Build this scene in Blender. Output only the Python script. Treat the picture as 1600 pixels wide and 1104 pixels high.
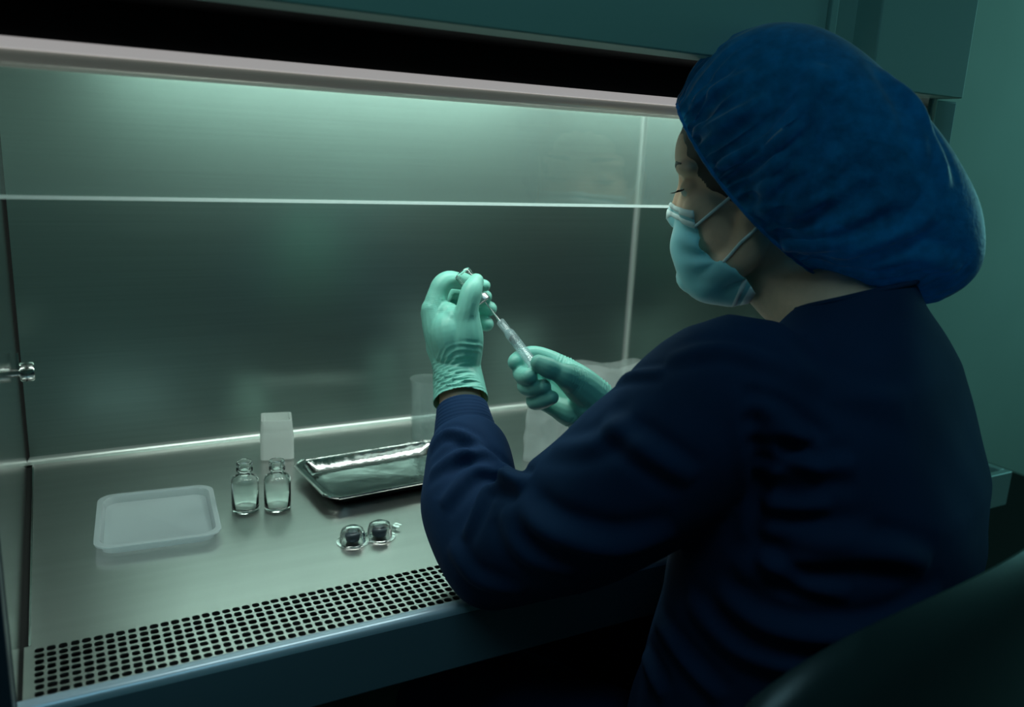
import bpy, bmesh, math, random
import numpy as np
from mathutils import Vector, Matrix
from mathutils.bvhtree import BVHTree

for o in list(bpy.data.objects):
    bpy.data.objects.remove(o)
SC = bpy.context.scene
COL = SC.collection
random.seed(4)
RNG = np.random.default_rng(7)

# ------------------------------------------------------------------ camera
S = 0.76                                   # height of the steel work surface
F_PX = 1314.24
CAM = np.array([0.0, 0.0, S + 0.47])
YAW, PITCH, ROLL = 0.50910, 0.23601, 0.048837
_f = np.array([math.sin(YAW) * math.cos(PITCH), math.cos(YAW) * math.cos(PITCH), -math.sin(PITCH)])
_r0 = np.array([math.cos(YAW), -math.sin(YAW), 0.0])
_u0 = np.cross(_r0, _f)
CR = math.cos(ROLL) * _r0 + math.sin(ROLL) * _u0
CU = -math.sin(ROLL) * _r0 + math.cos(ROLL) * _u0
CF = _f
cam_d = bpy.data.cameras.new('camera')
cam = bpy.data.objects.new('camera', cam_d)
COL.objects.link(cam)
cam.matrix_world = Matrix(((CR[0], CU[0], -CF[0], CAM[0]), (CR[1], CU[1], -CF[1], CAM[1]),
                           (CR[2], CU[2], -CF[2], CAM[2]), (0, 0, 0, 1)))
cam_d.sensor_width = 36
cam_d.lens = F_PX / 1600 * 36
cam_d.clip_start = 0.02
cam_d.dof.use_dof = True
cam_d.dof.focus_distance = 0.98
cam_d.dof.aperture_fstop = 4.0
SC.camera = cam

# ------------------------------------------------------------------ world, lights, exposure
SC.view_settings.view_transform = 'Standard'
SC.view_settings.look = 'None'
SC.view_settings.gamma = 1
SC.view_settings.use_curve_mapping = False
SC.view_settings.exposure = 0.0
W = bpy.data.worlds.new('world')
SC.world = W
W.use_nodes = True
W.node_tree.nodes['Background'].inputs[0].default_value = (0.02, 0.06, 0.07, 1)
W.node_tree.nodes['Background'].inputs[1].default_value = 0.25


def area_light(name, loc, rot, sx, sy, power, col, spread=180):
    d = bpy.data.lights.new(name, 'AREA')
    d.shape = 'RECTANGLE'
    d.size, d.size_y, d.energy, d.color = sx, sy, power, col
    d.spread = math.radians(spread)
    o = bpy.data.objects.new(name, d)
    COL.objects.link(o)
    o.location = loc
    o.rotation_euler = rot
    return o


# fluorescent lamp under the cabinet ceiling, added fill panel in the room, added window for side light
LAMP = area_light('lamp_light', (0.53, 0.93, S + 0.618), (0, 0, 0), 0.84, 0.07, 3.5, (0.86, 1.0, 0.92))
ROOM_FILL = area_light('fill_panel_light', (0.1, -0.35, 2.615), (0, 0, 0), 1.16, 0.56, 3.4, (0.36, 0.80, 0.88))
SIDE_FILL = area_light('side_fill_light', (3.97, 0.35, 1.62), (0, math.radians(90), 0), 1.1, 1.3, 13.0, (0.24, 0.76, 0.70))


# ------------------------------------------------------------------ helpers
def C(px, py, d):
    "point seen at photograph pixel (px, py) at depth d"
    return CAM + d * ((px - 800) / F_PX * CR - (py - 552) / F_PX * CU + CF)


def onz(px, py, z=0.0):
    r = (px - 800) / F_PX * CR - (py - 552) / F_PX * CU + CF
    return CAM + r * ((S + z - CAM[2]) / r[2])


def unit(v):
    v = np.asarray(v, float)
    return v / (np.linalg.norm(v) + 1e-12)


def mat(name, base=(0.5, 0.5, 0.5), rough=0.5, metal=0.0, noise=None, bump=None, spec=0.5, trans=0.0,
        ior=1.45, sheen=0.0, aniso=0.0, subsurf=0.0, coord='Object', emit=None):
    """noise = (scale xyz, strength, detail) colour variation; bump = (scale xyz, strength, distance)"""
    m = bpy.data.materials.new(name)
    m.use_nodes = True
    nt = m.node_tree
    b = nt.nodes['Principled BSDF']
    b.inputs['Base Color'].default_value = (*base, 1)
    b.inputs['Roughness'].default_value = rough
    b.inputs['Metallic'].default_value = metal
    b.inputs['Specular IOR Level'].default_value = spec
    b.inputs['Transmission Weight'].default_value = trans
    b.inputs['IOR'].default_value = ior
    if sheen:
        b.inputs['Sheen Weight'].default_value = sheen
        b.inputs['Sheen Roughness'].default_value = 0.4
        b.inputs['Sheen Tint'].default_value = (*[min(1, c * 4 + .05) for c in base], 1)
    b.inputs['Anisotropic'].default_value = aniso
    if subsurf:
        b.inputs['Subsurface Weight'].default_value = subsurf
        b.inputs['Subsurface Radius'].default_value = (0.01, 0.005, 0.003)
        b.inputs['Subsurface Scale'].default_value = 0.5
    if emit:
        b.inputs['Emission Color'].default_value = (*emit[0], 1)
        b.inputs['Emission Strength'].default_value = emit[1]
    tc = nt.nodes.new('ShaderNodeTexCoord')

    def noise_node(scale, detail=4):
        mp = nt.nodes.new('ShaderNodeMapping')
        mp.inputs['Scale'].default_value = scale
        nt.links.new(tc.outputs[coord], mp.inputs[0])
        n = nt.nodes.new('ShaderNodeTexNoise')
        n.inputs['Scale'].default_value = 1
        n.inputs['Detail'].default_value = detail
        nt.links.new(mp.outputs[0], n.inputs['Vector'])
        return n
    if noise:
        n = noise_node(noise[0], noise[2] if len(noise) > 2 else 4)
        mr = nt.nodes.new('ShaderNodeMapRange')
        mr.inputs['From Min'].default_value = 0.3
        mr.inputs['From Max'].default_value = 0.7
        mr.inputs['To Min'].default_value = 1 - noise[1]
        mr.inputs['To Max'].default_value = 1 + noise[1]
        nt.links.new(n.outputs[0], mr.inputs[0])
        mx = nt.nodes.new('ShaderNodeMix')
        mx.data_type = 'RGBA'
        mx.blend_type = 'MULTIPLY'
        mx.inputs[0].default_value = 1
        mx.inputs[6].default_value = (*base, 1)
        nt.links.new(mr.outputs[0], mx.inputs[7])
        nt.links.new(mx.outputs[2], b.inputs['Base Color'])
    if bump:
        n = noise_node(bump[0], 6)
        bp = nt.nodes.new('ShaderNodeBump')
        bp.inputs['Strength'].default_value = bump[1]
        bp.inputs['Distance'].default_value = bump[2]
        nt.links.new(n.outputs[0], bp.inputs['Height'])
        nt.links.new(bp.outputs[0], b.inputs['Normal'])
    return m


def film_mat(name, tint=(0.9, 0.95, 0.95), clear=0.6, rough=0.25, white=(0.8, 0.85, 0.85), gloss=0.15, bump=None, tl_w=0.5, fres=0.7, mottle=None):
    "translucent plastic or glass film: see-through mixed with a milky scatter and a surface sheen"
    m = bpy.data.materials.new(name)
    m.use_nodes = True
    nt = m.node_tree
    nt.nodes.remove(nt.nodes['Principled BSDF'])
    out = nt.nodes['Material Output']
    tr = nt.nodes.new('ShaderNodeBsdfTransparent')
    tr.inputs[0].default_value = (*tint, 1)
    df = nt.nodes.new('ShaderNodeBsdfDiffuse')
    df.inputs[0].default_value = (*white, 1)
    tl = nt.nodes.new('ShaderNodeBsdfTranslucent')
    tl.inputs[0].default_value = (*white, 1)
    gl = nt.nodes.new('ShaderNodeBsdfGlossy')
    gl.inputs['Roughness'].default_value = rough
    m1 = nt.nodes.new('ShaderNodeMixShader'); m1.inputs[0].default_value = tl_w
    m2 = nt.nodes.new('ShaderNodeMixShader'); m2.inputs[0].default_value = clear
    m3 = nt.nodes.new('ShaderNodeMixShader')
    lw = nt.nodes.new('ShaderNodeLayerWeight'); lw.inputs[0].default_value = 0.5
    fr = nt.nodes.new('ShaderNodeMath'); fr.operation = 'POWER'; fr.inputs[1].default_value = 4.0
    nt.links.new(lw.outputs['Facing'], fr.inputs[0])
    ad = nt.nodes.new('ShaderNodeMath'); ad.operation = 'MULTIPLY_ADD'
    ad.inputs[1].default_value = fres; ad.inputs[2].default_value = gloss
    nt.links.new(fr.outputs[0], ad.inputs[0])
    L = nt.links.new
    L(df.outputs[0], m1.inputs[1]); L(tl.outputs[0], m1.inputs[2])
    L(m1.outputs[0], m2.inputs[1]); L(tr.outputs[0], m2.inputs[2])
    L(ad.outputs[0], m3.inputs[0]); L(m2.outputs[0], m3.inputs[1]); L(gl.outputs[0], m3.inputs[2])
    L(m3.outputs[0], out.inputs[0])
    if mottle:
        tc = nt.nodes.new('ShaderNodeTexCoord')
        n = nt.nodes.new('ShaderNodeTexNoise'); n.inputs['Scale'].default_value = mottle[0]; n.inputs['Detail'].default_value = 6
        mr = nt.nodes.new('ShaderNodeMapRange')
        mr.inputs['From Min'].default_value = 0.32; mr.inputs['From Max'].default_value = 0.68
        mr.inputs['To Min'].default_value = 1 - mottle[1]; mr.inputs['To Max'].default_value = 1 + mottle[1]
        mx = nt.nodes.new('ShaderNodeMix'); mx.data_type = 'RGBA'; mx.blend_type = 'MULTIPLY'
        mx.inputs[0].default_value = 1; mx.inputs[6].default_value = (*white, 1)
        L(tc.outputs['Object'], n.inputs['Vector']); L(n.outputs[0], mr.inputs[0]); L(mr.outputs[0], mx.inputs[7])
        L(mx.outputs[2], df.inputs[0]); L(mx.outputs[2], tl.inputs[0])
    if bump:
        tc = nt.nodes.new('ShaderNodeTexCoord')
        mp = nt.nodes.new('ShaderNodeMapping'); mp.inputs['Scale'].default_value = bump[0]
        n = nt.nodes.new('ShaderNodeTexNoise'); n.inputs['Scale'].default_value = 1
        bp = nt.nodes.new('ShaderNodeBump'); bp.inputs['Strength'].default_value = bump[1]
        bp.inputs['Distance'].default_value = bump[2]
        L(tc.outputs['Object'], mp.inputs[0]); L(mp.outputs[0], n.inputs['Vector'])
        L(n.outputs[0], bp.inputs['Height'])
        L(bp.outputs[0], gl.inputs['Normal']); L(bp.outputs[0], df.inputs['Normal'])
    return m


M = {}
M['steel_back'] = mat('brushed_steel_wall', (0.36, 0.50, 0.46), 0.31, 1.0, noise=((3, 3, 260), 0.05), bump=((8, 8, 1500), 0.35, 0.0002))
M['steel_top'] = mat('satin_steel_surface', (0.60, 0.585, 0.575), 0.30, 1.0, noise=((2.5, 60, 3), 0.04), bump=((5, 300, 5), 0.06, 0.0003))
M['steel_side'] = mat('polished_steel_side', (0.50, 0.53, 0.52), 0.16, 1.0, bump=((2, 3, 3), 0.04, 0.002))
M['steel_bright'] = mat('bright_steel', (0.72, 0.75, 0.73), 0.14, 1.0)
M['steel_rail'] = mat('satin_steel_rail', (0.80, 0.76, 0.72), 0.38, 0.75, noise=((4, 40, 40), 0.05))
M['cove'] = mat('polished_cove', (0.66, 0.72, 0.69), 0.34, 0.8)
M['paint'] = mat('grey_green_paint', (0.22, 0.40, 0.36), 0.45, 0.0, bump=((300, 300, 300), 0.03, 0.0005))
M['paint_lip'] = mat('blue_grey_lip_paint', (0.46, 0.60, 0.72), 0.33, 0.35, noise=((3, 30, 30), 0.06))
M['black'] = mat('black_plastic', (0.004, 0.0045, 0.005), 0.6, spec=0.15)
M['gap'] = mat('gap_black', (0.004, 0.004, 0.004), 0.8)
M['dark_post'] = mat('dark_blue_post', (0.03, 0.05, 0.075), 0.45)
M['wall'] = mat('painted_wall', (0.42, 0.50, 0.45), 0.85, noise=((3, 3, 3), 0.04), bump=((120, 120, 120), 0.05, 0.001))
M['ceil'] = mat('ceiling_white', (0.55, 0.58, 0.56), 0.9, noise=((6, 6, 6), 0.04))
M['floor'] = mat('vinyl_floor', (0.10, 0.12, 0.12), 0.5, noise=((40, 40, 40), 0.15))
M['edge'] = film_mat('glass_edge_glint', clear=0.0, rough=0.3, white=(0.95, 1.0, 1.0), gloss=0.0, tl_w=0.8)  # white colour stands in for light caught by the polished glass edge


def pane_mat():
    return film_mat('sash_glass_veil', tint=(0.90, 0.97, 0.95), clear=0.86, rough=0.03, white=(0.7, 0.85, 0.82), gloss=0.05)  # milky part stands in for the veil of reflected room light


M['pane'] = pane_mat()


def obj(name, verts, faces, m, parent=None, smooth=True, bevel=0.0, autosm=True):
    me = bpy.data.meshes.new(name)
    me.from_pydata([tuple(v) for v in verts], [], [tuple(int(i) for i in f) for f in faces])
    me.update()
    if m is not None:
        me.materials.append(m)
    if smooth:
        me.polygons.foreach_set('use_smooth', [True] * len(me.polygons))
        if autosm:
            me.set_sharp_from_angle(angle=math.radians(42))
    o = bpy.data.objects.new(name, me)
    COL.objects.link(o)
    if parent is not None:
        o.parent = parent
        o.matrix_parent_inverse = parent.matrix_world.inverted()
    if bevel:
        b = o.modifiers.new('bevel', 'BEVEL')
        b.width = bevel
        b.segments = 3
        b.limit_method = 'ANGLE'
    return o


def empty(name, loc):
    o = bpy.data.objects.new(name, None)
    COL.objects.link(o)
    o.location = tuple(loc)
    o.matrix_world = Matrix.Translation(Vector(tuple(loc)))
    o.empty_display_size = 0.05
    return o


def tag(o, label=None, cat=None, group=None, kind=None):
    if label: o['label'] = label
    if cat: o['category'] = cat
    if group: o['group'] = group
    if kind: o['kind'] = kind
    return o


def box_vf(x0, x1, y0, y1, z0, z1):
    v = [(x, y, z) for x in (x0, x1) for y in (y0, y1) for z in (z0, z1)]
    f = [(0, 1, 3, 2), (4, 6, 7, 5), (0, 4, 5, 1), (2, 3, 7, 6), (0, 2, 6, 4), (1, 5, 7, 3)]
    return v, f


def box(name, b, m, parent=None, bevel=0.0):
    v, f = box_vf(*b)
    return obj(name, v, f, m, parent, smooth=bool(bevel), bevel=bevel)


def join(*vfs):
    V_, F_ = [], []
    for v, f in vfs:
        n = len(V_)
        V_.extend([tuple(p) for p in v])
        F_.extend([tuple(i + n for i in q) for q in f])
    return V_, F_


def extrude_x(profile, x0, x1, closed=True):
    "profile: list of (y, z) -> prism along x"
    n = len(profile)
    v = [(x0, y, z) for y, z in profile] + [(x1, y, z) for y, z in profile]
    f = [(i, (i + 1) % n, n + (i + 1) % n, n + i) for i in range(n if closed else n - 1)]
    if closed:
        f += [tuple(range(n - 1, -1, -1)), tuple(range(n, 2 * n))]
    return v, f


def lathe(profile, c, n=28, axis=(0, 0, 1), closed=False):
    "profile: (r, h) along axis from point c"
    a = unit(axis)
    t = unit(np.cross(a, (1, 0, 0) if abs(a[0]) < .9 else (0, 1, 0)))
    b = np.cross(a, t)
    c = np.asarray(c, float)
    v, f = [], []
    for r, h in profile:
        for k in range(n):
            w = 2 * math.pi * k / n
            v.append(c + a * h + r * (math.cos(w) * t + math.sin(w) * b))
    m = len(profile)
    for i in range(m if closed else m - 1):
        j = (i + 1) % m
        for k in range(n):
            k2 = (k + 1) % n
            f.append((i * n + k, i * n + k2, j * n + k2, j * n + k))
    return v, f


def cr_interp(P, n):
    "Catmull-Rom through rows of P (any dimension), n samples per span"
    P = np.asarray(P, float)
    Q = np.vstack([2 * P[0] - P[1], P, 2 * P[-1] - P[-2]])
    out = []
    for i in range(1, len(Q) - 2):
        p0, p1, p2, p3 = Q[i - 1], Q[i], Q[i + 1], Q[i + 2]
        for k in range(n):
            t = k / n
            out.append(0.5 * ((2 * p1) + (-p0 + p2) * t + (2 * p0 - 5 * p1 + 4 * p2 - p3) * t * t + (-p0 + 3 * p1 - 3 * p2 + p3) * t ** 3))
    out.append(P[-1])
    return np.array(out)


def tube(pts, radii, n=16, sub=6, flat=1.0, ref=None, cap=True, round_ends=True):
    """tapered tube through pts; radii one per point; flat squashes the cross section along ref"""
    A = np.hstack([np.asarray(pts, float), np.asarray(radii, float).reshape(-1, 1)])
    A = cr_interp(A, sub)
    P, R = A[:, :3], A[:, 3]
    if round_ends:
        def dome(p, d, r):
            return [(p + d * r * math.sin(a), r * math.cos(a)) for a in np.linspace(0.35, 1.45, 4)]
        d0 = unit(P[0] - P[1]); d1 = unit(P[-1] - P[-2])
        e0 = dome(P[0], d0, R[0])[::-1]; e1 = dome(P[-1], d1, R[-1])
        P = np.vstack([[e[0] for e in e0], P, [e[0] for e in e1]])
        R = np.concatenate([[e[1] for e in e0], R, [e[1] for e in e1]])
    v, f = [], []
    T = np.gradient(P, axis=0)
    r0 = np.array(ref, float) if ref is not None else (np.array([0, 0, 1.0]) if abs(unit(T[0])[2]) < .9 else np.array([1.0, 0, 0]))
    a = None
    for i in range(len(P)):
        t = unit(T[i])
        if a is None or ref is not None:
            a = unit(r0 - t * (r0 @ t))
        else:
            a = unit(a - t * (a @ t))
        b = np.cross(t, a)
        for k in range(n):
            w = 2 * math.pi * k / n
            v.append(P[i] + R[i] * (flat * math.cos(w) * a + math.sin(w) * b))
    for i in range(len(P) - 1):
        for k in range(n):
            k2 = (k + 1) % n
            f.append((i * n + k, i * n + k2, (i + 1) * n + k2, (i + 1) * n + k))
    if cap:
        f.append(tuple(range(n - 1, -1, -1)))
        f.append(tuple(range((len(P) - 1) * n, len(P) * n)))
    return v, f


def ellipsoid(c, r, axes=None, nu=24, nv=14):
    c = np.asarray(c, float)
    ax = np.eye(3) if axes is None else np.asarray(axes, float)
    v, f = [], []
    for i in range(1, nv):
        a = math.pi * i / nv
        for k in range(nu):
            w = 2 * math.pi * k / nu
            q = np.array([math.sin(a) * math.cos(w) * r[0], math.sin(a) * math.sin(w) * r[1], math.cos(a) * r[2]])
            v.append(c + q @ ax)
    v.append(c + np.array([0, 0, r[2]]) @ ax)
    v.append(c - np.array([0, 0, r[2]]) @ ax)
    for i in range(nv - 2):
        for k in range(nu):
            k2 = (k + 1) % nu
            f.append((i * nu + k, (i + 1) * nu + k, (i + 1) * nu + k2, i * nu + k2))
    for k in range(nu):
        k2 = (k + 1) % nu
        f.append((len(v) - 2, k, k2))
        f.append((len(v) - 1, (nv - 2) * nu + k2, (nv - 2) * nu + k))
    return v, f


def loft_slices(slices, n=40, expo=2.0):
    """slices: (centre, axis a (half length included), axis b (half length included))"""
    v, f = [], []
    for c, a, b in slices:
        for k in range(n):
            w = 2 * math.pi * k / n
            cw, sw = math.cos(w), math.sin(w)
            e = 2.0 / expo
            v.append(np.asarray(c) + np.asarray(a) * (abs(cw) ** e) * np.sign(cw) + np.asarray(b) * (abs(sw) ** e) * np.sign(sw))
    for i in range(len(slices) - 1):
        for k in range(n):
            k2 = (k + 1) % n
            f.append((i * n + k, i * n + k2, (i + 1) * n + k2, (i + 1) * n + k))
    f.append(tuple(range(n - 1, -1, -1)))
    f.append(tuple(range((len(slices) - 1) * n, len(slices) * n)))
    return v, f


def union(vfs, voxel, smooth=6, factor=0.5):
    "one continuous closed surface around all the given volumes"
    v, f = join(*vfs)
    me = bpy.data.meshes.new('tmp')
    me.from_pydata([tuple(p) for p in v], [], f)
    bm = bmesh.new(); bm.from_mesh(me)
    # every source shell must face outward
    bmesh.ops.recalc_face_normals(bm, faces=bm.faces)
    bm.to_mesh(me); bm.free()
    o = bpy.data.objects.new('tmp', me)
    COL.objects.link(o)
    r = o.modifiers.new('r', 'REMESH'); r.mode = 'VOXEL'; r.voxel_size = voxel
    if smooth:
        s = o.modifiers.new('s', 'SMOOTH'); s.factor = factor; s.iterations = smooth
    dg = bpy.context.evaluated_depsgraph_get()
    ev = o.evaluated_get(dg)
    m2 = ev.to_mesh()
    n = len(m2.vertices)
    co = np.empty(n * 3); m2.vertices.foreach_get('co', co)
    faces = [tuple(p.vertices) for p in m2.polygons]
    ev.to_mesh_clear()
    bpy.data.objects.remove(o); bpy.data.meshes.remove(me)
    return co.reshape(-1, 3), faces


def normals_of(v, faces):
    me = bpy.data.meshes.new('tmp')
    me.from_pydata([tuple(p) for p in v], [], faces)
    me.update()
    n = np.empty(len(v) * 3); me.vertices.foreach_get('normal', n)
    bpy.data.meshes.remove(me)
    return n.reshape(-1, 3)


def vnoise(p, scale, seed=0):
    "smooth pseudo-noise in [-1, 1], sum of sines with random directions"
    r = np.random.default_rng(seed)
    out = np.zeros(len(p))
    for k in range(9):
        d = unit(r.normal(size=3)) * scale * (0.6 + 0.9 * r.random())
        out += np.sin(p @ d + r.random() * 6.28)
    return out / 4.5


def prune(v, faces, keep_face):
    faces = [f for f in faces if keep_face(f)]
    used = sorted({i for f in faces for i in f})
    idx = {a: b for b, a in enumerate(used)}
    return np.asarray(v)[used], [tuple(idx[i] for i in f) for f in faces]


# ================================================================== the room
def struct(o):
    return tag(o, kind='structure')


struct(box('floor', (-2.6, 4.0, -2.6, 1.65, -0.1, 0.0), M['floor']))
struct(box('ceiling', (-2.6, 4.0, -2.6, 1.65, 2.65, 2.75), M['ceil']))
struct(box('wall_back', (-2.6, 4.0, 1.65, 1.75, 0, 2.65), M['wall']))
struct(box('wall_left', (-2.7, -2.6, -2.6, 1.65, 0, 2.65), M['wall']))
struct(box('wall_front', (-2.6, 4.0, -2.7, -2.6, 0, 2.65), M['wall']))
wr = struct(obj('wall_right', *join(box_vf(4.0, 4.1, -2.6, -0.35, 0, 2.65), box_vf(4.0, 4.1, 1.05, 1.65, 0, 2.65),
                                   box_vf(4.0, 4.1, -0.35, 1.05, 0, 1.05), box_vf(4.0, 4.1, -0.35, 1.05, 2.2, 2.65)), M['wall'], smooth=False))
win = struct(obj('fill_window_1', *box_vf(4.055, 4.06, -0.35, 1.05, 1.05, 2.2), mat('fill_window_glow', (0.1, 0.3, 0.35), 0.2, emit=((0.2, 0.62, 0.8), 0.5)), smooth=False))  # unseen window, added to carry the cool light from the right
obj('fill_window_frame', *join(box_vf(4.00, 4.06, -0.35, -0.30, 1.05, 2.2), box_vf(4.00, 4.06, 1.0, 1.05, 1.05, 2.2),
                         box_vf(4.00, 4.06, -0.30, 1.0, 1.05, 1.10), box_vf(4.00, 4.06, -0.30, 1.0, 2.15, 2.2),
                         box_vf(4.02, 4.05, 0.33, 0.37, 1.10, 2.15)), M['paint'], win, smooth=False)

cp = empty('fill_panel', (0.1, -0.35, 2.62))  # unseen panel, added as dim fill from above and behind
tag(cp, 'flat rectangular fill light panel added above and behind the chair', 'ceiling light')
obj('fill_panel_frame', *join(box_vf(-0.52, 0.72, -0.67, -0.63, 2.62, 2.65), box_vf(-0.52, 0.72, -0.07, -0.03, 2.62, 2.65),
                        box_vf(-0.52, -0.48, -0.63, -0.07, 2.62, 2.65), box_vf(0.68, 0.72, -0.63, -0.07, 2.62, 2.65)), M['paint'], cp, smooth=False)
box('diffuser', (-0.48, 0.68, -0.63, -0.07, 2.63, 2.648), mat('fill_panel_glow', (0.7, 0.8, 0.8), 0.6, emit=((0.42, 0.8, 1.0), 1.2)), cp)

# ================================================================== the safety cabinet
X0, X1, YB, YF = -0.05, 1.0, 1.325, 0.712
cab = empty('safety_cabinet', (0.475, 1.02, 0))
tag(cab, 'stainless steel biological safety cabinet with raised glass sash and perforated front grille', 'cabinet')

box('back_panel', (X0, X1, YB, YB + 0.02, S - 0.02, S + 0.65), M['steel_back'], cab)
# side walls with their front frame
box('side_panel', (X0 - 0.012, X0, YF + 0.004, YB + 0.02, S - 0.02, S + 0.65), M['steel_side'], cab)
box('side_panel', (X1, X1 + 0.012, YF + 0.02, YB + 0.02, S - 0.02, S + 0.65), M['steel_side'], cab)
box('inner_ceiling', (X0, X1, 0.80, YB, S + 0.65, S + 0.67), M['steel_side'], cab)
box('work_surface', (X0 + 0.007, X1, 0.8175, YB, S - 0.012, S), M['steel_top'], cab)
box('gap_strip', (X0, X0 + 0.0065, YF + 0.02, YB - 0.012, S - 0.012, S - 0.002), M['gap'], cab)  # black strip stands in for the dark gap along the wall
box('surface_edge', (X0 + 0.0066, X0 + 0.0085, 0.8175, YB - 0.01, S - 0.012, S + 0.0012), M['steel_bright'], cab)


def cove(p, q, du, dv, r, name):
    "quarter-round fillet strip between two perpendicular sheets"
    p, q = np.array(p, float), np.array(q, float)
    du, dv = np.array(du, float), np.array(dv, float)
    pr = [du * r * (1 - math.sin(a)) + dv * r * (1 - math.cos(a)) for a in np.linspace(0, math.pi / 2, 9)]
    pr.append(np.zeros(3))
    n = len(pr)
    v = [p + w for w in pr] + [q + w for w in pr]
    f = [(i, (i + 1) % n, n + (i + 1) % n, n + i) for i in range(n)] + [tuple(range(n)), tuple(range(2 * n - 1, n - 1, -1))]
    return obj(name, v, f, M['cove'], cab)


cove((X0, YB, S), (X1, YB, S), (0, -1, 0), (0, 0, 1), 0.009, 'cove_strip')
cove((X1, YB, S), (X1, YB, S + 0.65), (0, -1, 0), (-1, 0, 0), 0.008, 'cove_strip')
cove((X0, YB, S), (X0, YB, S + 0.65), (0, -1, 0), (1, 0, 0), 0.004, 'corner_seam').data.materials[0] = M['gap']

# perforated intake grille: a plate with real holes
gy0, gy1, pitch = 0.7285, 0.8165, 0.0098
ncol = int((X1 - X0 - 0.016) / pitch)
gx0 = X0 + 0.0105
nrow = 8
pr = (gy1 - gy0 - 0.007) / nrow
V_, F_ = [], []
K = 12
for i in range(ncol):
    for j in range(nrow):
        cx = gx0 + (i + .5) * pitch; cy = gy0 + 0.003 + (j + .5) * pr
        hx = 0.0039 * (0.94 + 0.14 * random.random()); hy = 0.0042 * (0.9 + 0.16 * random.random())
        ox, oy = random.uniform(-.0003, .0003), random.uniform(-.0003, .0003)
        base = len(V_)
        for k in range(K):
            w = 2 * math.pi * (k + .5) / K
            c_, s_ = math.cos(w), math.sin(w)
            m_ = max(abs(c_), abs(s_))
            V_.append((cx + c_ / m_ * pitch / 2, cy + s_ / m_ * pr / 2, S + 0.0005))
        for zz in (S + 0.0005, S - 0.0012):
            for k in range(K):
                w = 2 * math.pi * (k + .5) / K
                e = 2 / 3.0
                c_, s_ = math.cos(w), math.sin(w)
                V_.append((cx + ox + hx * abs(c_) ** e * np.sign(c_), cy + oy + hy * abs(s_) ** e * np.sign(s_), zz))
        # square corners
        for sx, sy in ((1, 1), (-1, 1), (-1, -1), (1, -1)):
            V_.append((cx + sx * pitch / 2, cy + sy * pr / 2, S + 0.0005))
        for k in range(K):
            k2 = (k + 1) % K
            q = [base + k, base + k2, base + K + k2, base + K + k]
            if k in (1, 4, 7, 10):
                F_.append((base + k, base + 3 * K + (k - 1) // 3, base + k2, base + K + k2, base + K + k))
            else:
                F_.append(tuple(q))
            F_.append((base + K + k, base + K + k2, base + 2 * K + k2, base + 2 * K + k))
gx1 = gx0 + ncol * pitch
fv, ff = [], []
ya, yb = gy0 + 0.003, gy0 + 0.003 + nrow * pr
frame = join(box_vf(X0 + 0.003, X1, gy0 - 0.001, ya, S - 0.001, S + 0.0005), box_vf(X0 + 0.003, X1, yb, gy1 + 0.001, S - 0.001, S + 0.0005),
             box_vf(X0 + 0.003, gx0, ya, yb, S - 0.001, S + 0.0005), box_vf(gx1, X1, ya, yb, S - 0.001, S + 0.0005))
obj('front_grille', *join((V_, F_), frame), M['steel_top'], cab, smooth=False)
box('intake_plenum', (X0, X1, gy0 + 0.001, gy1 - 0.001, S - 0.055, S - 0.03), M['black'], cab)

# front lip: rolled edge and deep fascia
lip = [(0.7275, S - 0.004), (0.7275, S + 0.0035), (0.7262, S + 0.0042), (0.7185, S + 0.0042), (0.7160, S + 0.0032), (0.7138, S + 0.0008),
       (0.7125, S - 0.004), (0.7275, S - 0.0045)]
obj('front_lip', *extrude_x(lip, X0 - 0.012, 1.062), M['paint_lip'], cab)
fas = [(0.7275, S - 0.0046), (0.7126, S - 0.0046), (0.712, S - 0.010), (0.712, S - 0.066), (0.716, S - 0.070), (0.76, S - 0.070), (0.76, S - 0.056), (0.7275, S - 0.056)]
obj('fascia', *extrude_x(fas, X0 - 0.012, 1.062), mat('dark_teal_fascia', (0.13, 0.20, 0.25), 0.4, 0.2, noise=((3, 20, 20), 0.05)), cab)
box('base_pan', (X0 - 0.012, X1 + 0.06, 0.76, YB + 0.05, S - 0.10, S - 0.056), M['dark_post'], cab)

# header with the black soffit, the glowing rail and a black sheet for the dark behind it
HZ = S + 0.573
box('header_panel', (-0.55, 0.765, 0.70, 0.742, HZ, S + 1.25), M['paint'], cab, bevel=0.002)
box('header_trim', (0.7655, 0.776, 0.696, 0.742, HZ - 0.002, S + 1.25), M['paint'], cab, bevel=0.001)
box('header_channel', (0.776, 0.850, 0.735, 0.76, HZ - 0.002, S + 1.25), M['paint'], cab)
box('column_cover', (0.850, 1.021, 0.70, 0.80, S + 0.5605, S + 1.25), M['paint'], cab, bevel=0.002)
box('soffit', (-0.55, 0.85, 0.7425, 0.86, HZ + 0.0015, HZ + 0.012), M['black'], cab)
box('dark_gap_panel', (-0.55, 1.0, 0.812, 0.817, S + 0.5395, HZ + 0.0014), M['black'], cab)  # black sheet stands in for the dark space under the header
rail_up_prof = [(0.817, S + 0.5393), (0.8095, S + 0.5391), (0.8035, S + 0.5373), (0.8005, S + 0.5335), (0.7998, S + 0.5302), (0.8010, S + 0.5296), (0.817, S + 0.5296)]
obj('glow_rail_upper', *extrude_x(rail_up_prof, -0.55, 1.0), mat('rail_upper_glow', (0.8, 0.76, 0.76), 0.4, emit=((1.0, 0.965, 0.955), 0.32)), cab)  # upper half of the rail glows in place of light falling on it
rail_low_prof = [(0.817, S + 0.5294), (0.8030, S + 0.5294), (0.8016, S + 0.525), (0.803, S + 0.520), (0.808, S + 0.5168), (0.817, S + 0.5160)]
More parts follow.
